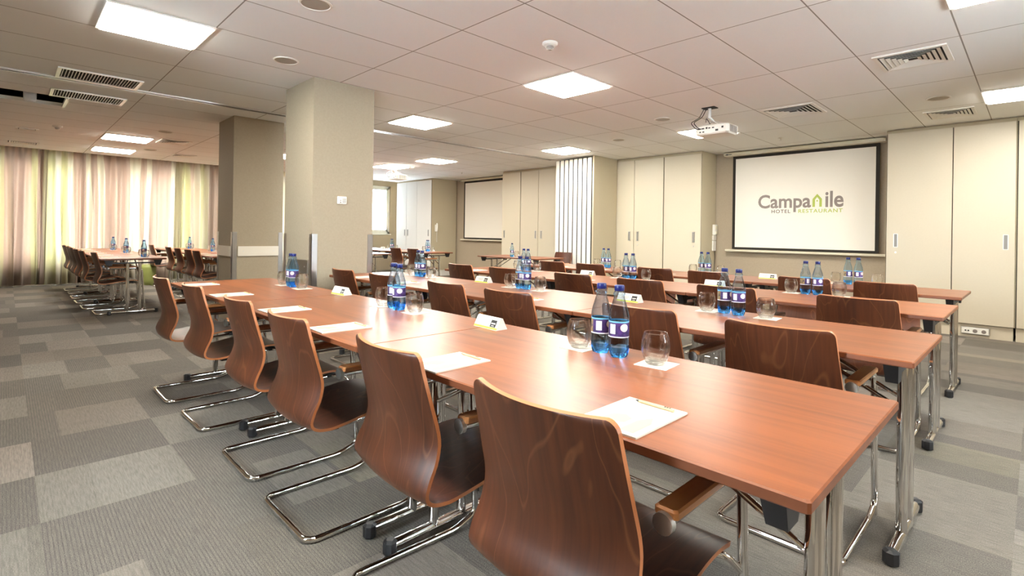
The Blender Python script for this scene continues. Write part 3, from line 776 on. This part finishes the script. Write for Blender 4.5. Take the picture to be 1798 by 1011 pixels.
# ------------------------------------------------------------------ chair
def make_chair():
    r = empty('cantilever_armchair')
    # shell profile (y, z), from the top of the back to the front of the seat
    P = [(-.040, .797), (-.026, .735), (-.004, .650), (.014, .575), (.012, .510), (-.004, .460), (-.008, .425), (.012, .396), (.060, .386), (.150, .396), (.260, .414), (.360, .424), (.430, .416), (.465, .395)]
    prof = []
    for i in range(len(P) - 1):
        p0 = P[max(i - 1, 0)]; p1 = P[i]; p2 = P[i + 1]; p3 = P[min(i + 2, len(P) - 1)]
        for t in (0, .25, .5, .75):
            prof.append(tuple(.5 * (2 * p1[k] + (p2[k] - p0[k]) * t + (2 * p0[k] - 5 * p1[k] + 4 * p2[k] - p3[k]) * t * t + (3 * p1[k] - p0[k] - 3 * p2[k] + p3[k]) * t ** 3) for k in (0, 1)))
    prof.append(P[-1])
    L = [0]
    for a, b in zip(prof, prof[1:]): L.append(L[-1] + sqrt((a[0] - b[0]) ** 2 + (a[1] - b[1]) ** 2))
    tot = L[-1]
    # extra samples at the rounded ends
    def at(s):
        for i in range(len(L) - 1):
            if s <= L[i + 1] or i == len(L) - 2:
                t = (s - L[i]) / (L[i + 1] - L[i]); return tuple(prof[i][k] + (prof[i + 1][k] - prof[i][k]) * t for k in (0, 1))
    ss = [0, .001, .003, .007, .012, .02, .03]; x = .045
    while x < tot - .045: ss.append(x); x += .016
    ss += [tot - q for q in (.045, .03, .02, .012, .007, .003, .001, 0)]
    NU = 16; th = .0105; F = []; B = []
    for s in ss:
        y, z = at(s); y2, z2 = at(min(s + .004, tot)); y1, z1 = at(max(s - .004, 0))
        ty, tz = y2 - y1, z2 - z1; l = sqrt(ty * ty + tz * tz); ny, nz = -tz / l, ty / l    # normal towards the sitter
        if ny * 1 + nz < 0: ny, nz = -ny, -nz
        k = s / tot
        w_ = .190 + .023 * min(1, s / .36) if s < .42 else .213 - .006 * min(1, (s - .42) / .3)
        for e, rr in ((s, .022), (tot - s, .05)):
            if e < rr: w_ -= rr - sqrt(max(0, rr * rr - (rr - e) ** 2))
        back = max(0, min(1, (.50 - s) / .25))
        for (lst, off) in ((F, th / 2), (B, -th / 2)):
            row = []
            for u in range(NU + 1):
                q = -1 + 2 * u / NU; bulge = .038 * back * q * q + (1 - back) * .004 * q * q
                row.append((q * w_, y + ny * (off + bulge), z + nz * (off + (bulge if back < .5 else bulge * .3))))
            lst.append(row)
    m = MB(); n = len(ss); W = NU + 1
    vf = sum(F, []); vb = sum(B, [])
    m.add(vf, [(i * W + j, i * W + j + 1, (i + 1) * W + j + 1, (i + 1) * W + j) for i in range(n - 1) for j in range(NU)], 0, True)
    m.add(vb, [(i * W + j, (i + 1) * W + j, (i + 1) * W + j + 1, i * W + j + 1) for i in range(n - 1) for j in range(NU)], 0, True)
    rim = [i * W for i in range(n)] + [(n - 1) * W + j for j in range(1, W)] + [i * W + NU for i in range(n - 2, -1, -1)] + [j for j in range(NU - 1, 0, -1)]
    rv = [vf[i] for i in rim] + [vb[i] for i in rim]; K_ = len(rim)
    m.add(rv, [(i, (i + 1) % K_, K_ + (i + 1) % K_, K_ + i) for i in range(K_)], 1, False)
    m.build('seat_shell', [M_ply, M_plyedge], r)
    # one bent tube: arm - front leg - runner - rear bar - runner - front leg - arm
    X, t = .214, .0120
    def side(s): return [(s * X, .115, .590), (s * X, .470, .590), (s * (X + .002), .505, .045), (s * X, .41, t), (s * X, 0, t)]
    pts = side(1); seq = []
    A = side(1); Bq = list(reversed(side(-1)))
    full = A + Bq
    outp = [Vector(full[0])]
    rad = {1: .055, 2: .03, 3: .03, 4: .045, 5: .045, 6: .03, 7: .03, 8: .055}
    for i in range(1, len(full) - 1): outp += arc(full[i], full[i - 1], full[i + 1], rad[i], 6)
    outp.append(Vector(full[-1]))
    MB().tube(outp, t, 12).build('frame', M_chrome, r)
    for s in (-1, 1):
        MB().tube([(s * X, .505, .05), (s * X, .507, .0)], t * 1.02, 12).build('leg', M_chrome, r)
        a = MB().cbox(s * X - .024, s * X + .024, .118, .415, .598, .618, .004).build('armrest', M_arm, r)
        MB().tube([(s * X, .108, .592), (s * X, .122, .592)], .0205, 18).build('end_cap', M_alu, a)
        MB().tube(path([(s * X, .49, .33), (s * (X - .02), .44, .385), (s * .15, .40, .392), (s * .15, .12, .372)], .02), .009, 8).build('seat_rail', M_chrome, r)
    MB().box(-.16, .16, .37, .41, .385, .402).box(-.16, .16, .11, .14, .366, .378).build('seat_bracket', M_black, r)
    return r
KC = Kind(make_chair(), 'chair')

# ------------------------------------------------------------------ table ware
def make_bottle():
    r = empty('water_bottle')
    def petal(rad, z, a):
        k = max(0, 1 - z / .034)
        return rad * (1 - .20 * k * (.5 + .5 * cos(5 * a)) )
    prof = [(.001, .004), (.018, .002), (.027, 0), (.031, .008), (.033, .020), (.0335, .034), (.0325, .062), (.0325, .068), (.0325, .120), (.0335, .124), (.0330, .135), (.030, .150), (.024, .170), (.0185, .188), (.0165, .198), (.0190, .202), (.0190, .206), (.0155, .212), (.0125, .218), (.0125, .222), (.001, .222)]
    low = [p for p in prof if p[1] <= .034]; up = [p for p in prof if p[1] >= .034]
    m = MB(); 
    m.lathe(prof, 30, closed=False, mod=petal)
    for i, f in enumerate(m.f):
        if all(m.v[k][2] <= .0345 for k in f): m.m[i] = 1
    m.build('body', [M_bottle, M_foot], r)
    MB().lathe([(.0332, .066), (.0332, .1185)], 36, closed=False).build('label_band', M_label, r)
    c = MB().lathe([(.0150, .214), (.0158, .216), (.0158, .229), (.0148, .2325), (.001, .2325)], 30, closed=False, mod=lambda rr, z, a: rr * (1 + .018 * cos(15 * a) * (1 if rr > .0149 else 0)))
    c.build('cap', M_cap, r)
    return r
KB = Kind(make_bottle(), 'bottle')
def make_glass():
    o = [(.001, 0), (.024, 0), (.030, .004), (.037, .018), (.0430, .040), (.0440, .056), (.0415, .076), (.0355, .094), (.0345, .0965), (.0335, .095), (.0395, .076), (.0420, .056), (.0410, .040), (.0350, .022), (.0280, .013), (.001, .011)]
    g = MB().lathe(o, 32, closed=False).build('drinking_glass', M_glass); return g
KG = Kind(make_glass(), 'glass')
KN = Kind(MB().box(-.052, .052, -.052, .052, 0, .0016).build('paper_coaster', M_paper), 'coaster')
def make_pad():
    r = MB().box(-.0745, .0745, -.105, .105, 0, .004).build('notepad', M_paper)
    z = .0041
    blob = [(-.055, -.085), (-.010, -.085), (-.005, -.06), (.012, -.05), (.012, -.02), (-.012, -.005), (-.035, -.02), (-.04, -.055), (-.056, -.06)]
    blob2 = [(.025, -.09), (.058, -.09), (.058, -.02), (.042, .015), (.025, -.02)]
    m = MB()
    for bl in (blob, blob2):
        n_ = len(bl); m.add([(x_, y_, z + .0001) for x_, y_ in bl] + [(x_, y_, z - .001) for x_, y_ in bl], [tuple(range(n_))] + [(i, n_ + i, n_ + (i + 1) % n_, (i + 1) % n_) for i in range(n_)])
    m.build('watermark', M_watermark, r)
    return r
KP = Kind(make_pad(), 'notepad')
def make_pencil():
    r = empty('pencil')
    MB().tube([(-.040, 0, .0035), (.050, 0, .0035)], .0036, 6).build('barrel', M_pencil, r)
    v_ = [(-.040, .0036 * cos(a), .0035 + .0036 * sin(a)) for a in [k * pi / 3 for k in range(6)]] + [(-.052, 0, .0035)]
    MB().add(v_, [((k + 1) % 6, k, 6) for k in range(6)]).build('tip', M_graph, r)
    MB().box(.026, .030, -.0022, .0022, .0066, .0072).box(.032, .036, -.0022, .0022, .0066, .0072).box(.038, .042, -.0018, .0022, .0066, .0072).build('imprint', M_graph, r)
    return r
KPn = Kind(make_pencil(), 'pencil')
def make_sign():
    r = empty('tent_card'); a, d, h = .076, .030, .048
    tri = [(-d, 0), (-d * .20, h * .96), (0, h), (d * .20, h * .96), (d, 0)]
    v_ = [(-a, y_, z_) for y_, z_ in tri] + [(a, y_, z_) for y_, z_ in tri]
    MB().add(v_, [tuple(range(5)), tuple(range(9, 4, -1))] + [(i, i + 5, (i + 1) % 5 + 5, (i + 1) % 5) for i in range(5)]).build('card', M_paper, r)
    def on(x0, x1, t0, t1, mt, nm, lift=.0004):
        y0, z0 = -d + d * .8 * t0, h * .96 * t0; y1, z1 = -d + d * .8 * t1, h * .96 * t1
        ln = sqrt((d * .8) ** 2 + (h * .96) ** 2); ny, nz = -h * .96 / ln * lift, d * .8 / ln * lift
        MB().add([(x0, y0 + ny, z0 + nz), (x1, y0 + ny, z0 + nz), (x1, y1 + ny, z1 + nz), (x0, y1 + ny, z1 + nz),
                  (x0, y0, z0), (x1, y0, z0), (x1, y1, z1), (x0, y1, z1)], [(0, 1, 2, 3), (0, 4, 5, 1), (1, 5, 6, 2), (2, 6, 7, 3), (3, 7, 4, 0)]).build(nm, mt, r)
    on(-a, a, .03, .20, M_lime, 'lime_band'); on(.026, .062, .22, .80, M_black, 'black_logo_square')
    on(.031, .057, .46, .56, M_paper, 'logo_stroke', .0007); on(.035, .052, .30, .35, M_paper, 'logo_stroke', .0007)
    on(-.045, .005, .66, .69, M_printgrey, 'text_line'); on(-.045, .008, .54, .57, M_printgrey, 'text_line'); on(-.035, .0, .42, .45, M_printgrey, 'text_line')
    return r
KS = Kind(make_sign(), 'sign')

# ------------------------------------------------------------------ the rows
nth = ['first', 'second', 'third', 'fourth', 'fifth', 'sixth']
tn = ['right-hand', 'middle', 'left-hand']
def at_(name): return name
def setting(xm, ym, row, which, full=True, single=False, jr=None):
    """a pair of bottles between two glasses on paper coasters"""
    z = TH
    j = lambda s: random.uniform(-s, s)
    n = '%s table of the %s' % (which, row)
    if single:
        KB.put((xm, ym, z), random.uniform(0, 6), 'blue water bottle standing alone on the %s' % n, 'blue water bottles')
        KG.put((xm + .10, ym - .02, z + .0016), 0, 'empty tumbler next to the single bottle on the %s' % n, 'clear tumblers')
        KN.put((xm + .10, ym - .02, z), .1, 'white paper coaster under the only tumbler on the %s' % n, 'white paper coasters'); return
    KB.put((xm - .047, ym + .010 + j(.004), z), random.uniform(-.4, .2) + .9, 'left blue water bottle, %s' % n, 'blue water bottles')
    KB.put((xm + .032, ym - .004 + j(.004), z), random.uniform(-.2, .2), 'right blue water bottle, %s' % n, 'blue water bottles')
    for dx, s in ((-.135, 'left'), (.165, 'right')):
        a = .08 + j(.12)
        KN.put((xm + dx + .006, ym + j(.006), z), a, 'white coaster under the %s tumbler, %s' % (s, n), 'white paper coasters')
        KG.put((xm + dx, ym + j(.005), z + .0016), j(3), 'clear tumbler %s of the bottles, %s' % (s, n), 'clear tumblers')
def row(name, xr, yn, nt, chairs, pads, signs, ny=None, pair_dx=0, labels_r=True, side='right end'):
    for k in range(nt):
        KT.put((xr - k * TW, yn, 0), 0, 'cherry veneer folding table, %s one in the %s' % (tn[k], name), 'cherry veneer folding tables')
    for i, c in enumerate(chairs):
        KC.put((c[0], c[1], 0), R(c[2]) if len(c) > 2 else 0, 'brown plywood armchair at the %s, %s from its right end' % (name, nth[i]), 'brown plywood armchairs')
    for i, p in enumerate(pads):
        x, y, a = p
        KP.put((x, y, TH), R(a), 'white notepad, %s, %s from its right end' % (name, nth[i]), 'white notepads')
        ca, sa = cos(R(a)), sin(R(a)); lx, ly = .004, .084
        KPn.put((x + lx * ca - ly * sa, y + lx * sa + ly * ca, TH + .004), R(a + random.uniform(-6, 6)), 'short wooden pencil on the notepad, %s from the right, %s' % (nth[i], name), 'short wooden pencils')
    for i, s_ in enumerate(signs):
        KS.put((s_[0], s_[1], TH), R(s_[2]), 'white tent card, %s from the right, %s' % (nth[i], name), 'white tent cards')

N1, N2, N3, N4 = 'nearest row', 'second row', 'third row', 'fourth row'
row(N1, -.232, .862, 3, [(-.69, .755, 0), (-1.32, .79, -3), (-2.02, .775, 0), (-2.64, .785, 0), (-3.42, .775, 1), (-4.08, .745, 0)],
    [(-.614, .978, 0), (-1.25, .965, 1), (-1.985, .975, -2), (-2.61, .99, 1), (-3.40, .975, 0), (-4.14, .985, 0)],
    [(-1.605, 1.455, -4), (-3.04, 1.50, 3)])
row(N2, -.272, 2.085, 3, [(-.67, 2.03, 0), (-1.27, 2.05, 0), (-2.09, 2.02, 1), (-2.68, 2.03, 0), (-3.47, 2.03, -1), (-4.10, 2.03, 0)],
    [(-.62, 2.21, 0), (-1.30, 2.20, 0), (-2.14, 2.20, 2), (-2.88, 2.20, 0), (-3.42, 2.20, 0), (-4.05, 2.21, 0)],
    [(-1.70, 2.66, -3), (-3.11, 2.74, 2)])
row(N3, -.33, 3.42, 3, [(-.695, 3.33, 0), (-1.42, 3.34, 0), (-2.05, 3.33, 1), (-2.69, 3.34, 0), (-3.51, 3.33, 0), (-4.15, 3.33, 0)],
    [(-.70, 3.54, 0), (-1.42, 3.54, 0), (-2.10, 3.54, 0), (-2.75, 3.54, 0), (-3.51, 3.54, 0), (-4.15, 3.54, 0)],
    [(-1.80, 4.04, 0), (-3.05, 4.03, 0)])
row(N4, -.36, 4.70, 3, [(-.79, 4.63, 0), (-1.33, 4.63, 0), (-2.13, 4.62, 0), (-2.68, 4.63, 0), (-3.48, 4.63, 0), (-4.04, 4.63, 0)],
    [(-.80, 4.83, 0), (-1.33, 4.83, 0), (-2.13, 4.83, 0), (-2.68, 4.83, 0), (-3.48, 4.83, 0), (-4.04, 4.83, 0)],
    [(-1.80, 5.20, 0)])
for nm, ym, xs in [(N1, 1.435, (-.985, -2.30, -3.66)), (N2, 2.655, (-1.09, -2.58, -3.87)), (N3, 4.03, (-1.10, -2.58, -3.88)), (N4, 5.20, (-1.10, -2.42, -3.66))]:
    for k, x in enumerate(xs): setting(x, ym, nm, tn[k])

# lone table in front of the folded partition, with a presenter's chair behind it
KT.put((-5.53, 5.95, 0), 0, 'cherry veneer folding table standing alone before the folded partition', 'cherry veneer folding tables')
KC.put((-5.93, 7.12, 0), pi, 'brown plywood armchair behind the lone table, turned towards the camera', 'brown plywood armchairs')
KB.put((-6.23, 6.12, TH), 1.0, 'single blue water bottle on the lone table by the partition', 'blue water bottles')
KN.put((-6.10, 6.10, TH), .1, 'white paper coaster on the lone table by the partition', 'white paper coasters')
KG.put((-6.10, 6.10, TH + .0016), 0, 'clear tumbler on the lone table by the partition', 'clear tumblers')

# rows in the far curtained half of the room
LA, LB, LD, LE = 'nearer curtained row', 'curtained row behind the column', 'row nearest the window', 'farthest window-side row'
row(LA, -8.2, .85, 3, [(-8.58, .83, 0), (-9.25, .76, 0), (-9.95, .75, 1), (-10.65, .75, 0), (-11.35, .76, 0), (-12.0, .75, 0)],
    [(-8.6, 1.0, 0), (-9.3, 1.0, 0), (-10.0, 1.0, 0), (-10.7, 1.0, 0), (-11.35, 1.0, 0), (-12.0, 1.0, 0)], [])
row(LB, -8.2, 2.10, 3, [(-8.78, 2.03, 0), (-9.27, 2.03, 0), (-9.95, 2.03, 0), (-10.62, 2.03, 0), (-12.08, 2.03, 0)],
    [(-8.75, 2.24, 0), (-9.3, 2.24, 0), (-10.0, 2.24, 0), (-10.7, 2.24, 0), (-12.0, 2.24, 0)], [])
row(LD, -8.2, 4.30, 2, [], [(-8.6, 4.5, 0), (-9.2, 4.5, 0)], [])
row(LE, -8.2, 5.70, 3, [(-8.46, 5.62, 0), (-9.05, 5.60, 0)], [(-8.5, 5.84, 0), (-9.05, 5.84, 0)], [(-10.55, 6.2, 0)])
for nm, ym, xs in [(LA, 1.36, (-8.62, -10.1, -11.5)), (LB, 2.62, (-8.9, -10.25, -11.85)), (LD, 4.85, (-8.95,)), (LE, 6.28, (-8.9, -10.3))]:
    for k, x in enumerate(xs): setting(x, ym, nm, tn[k])
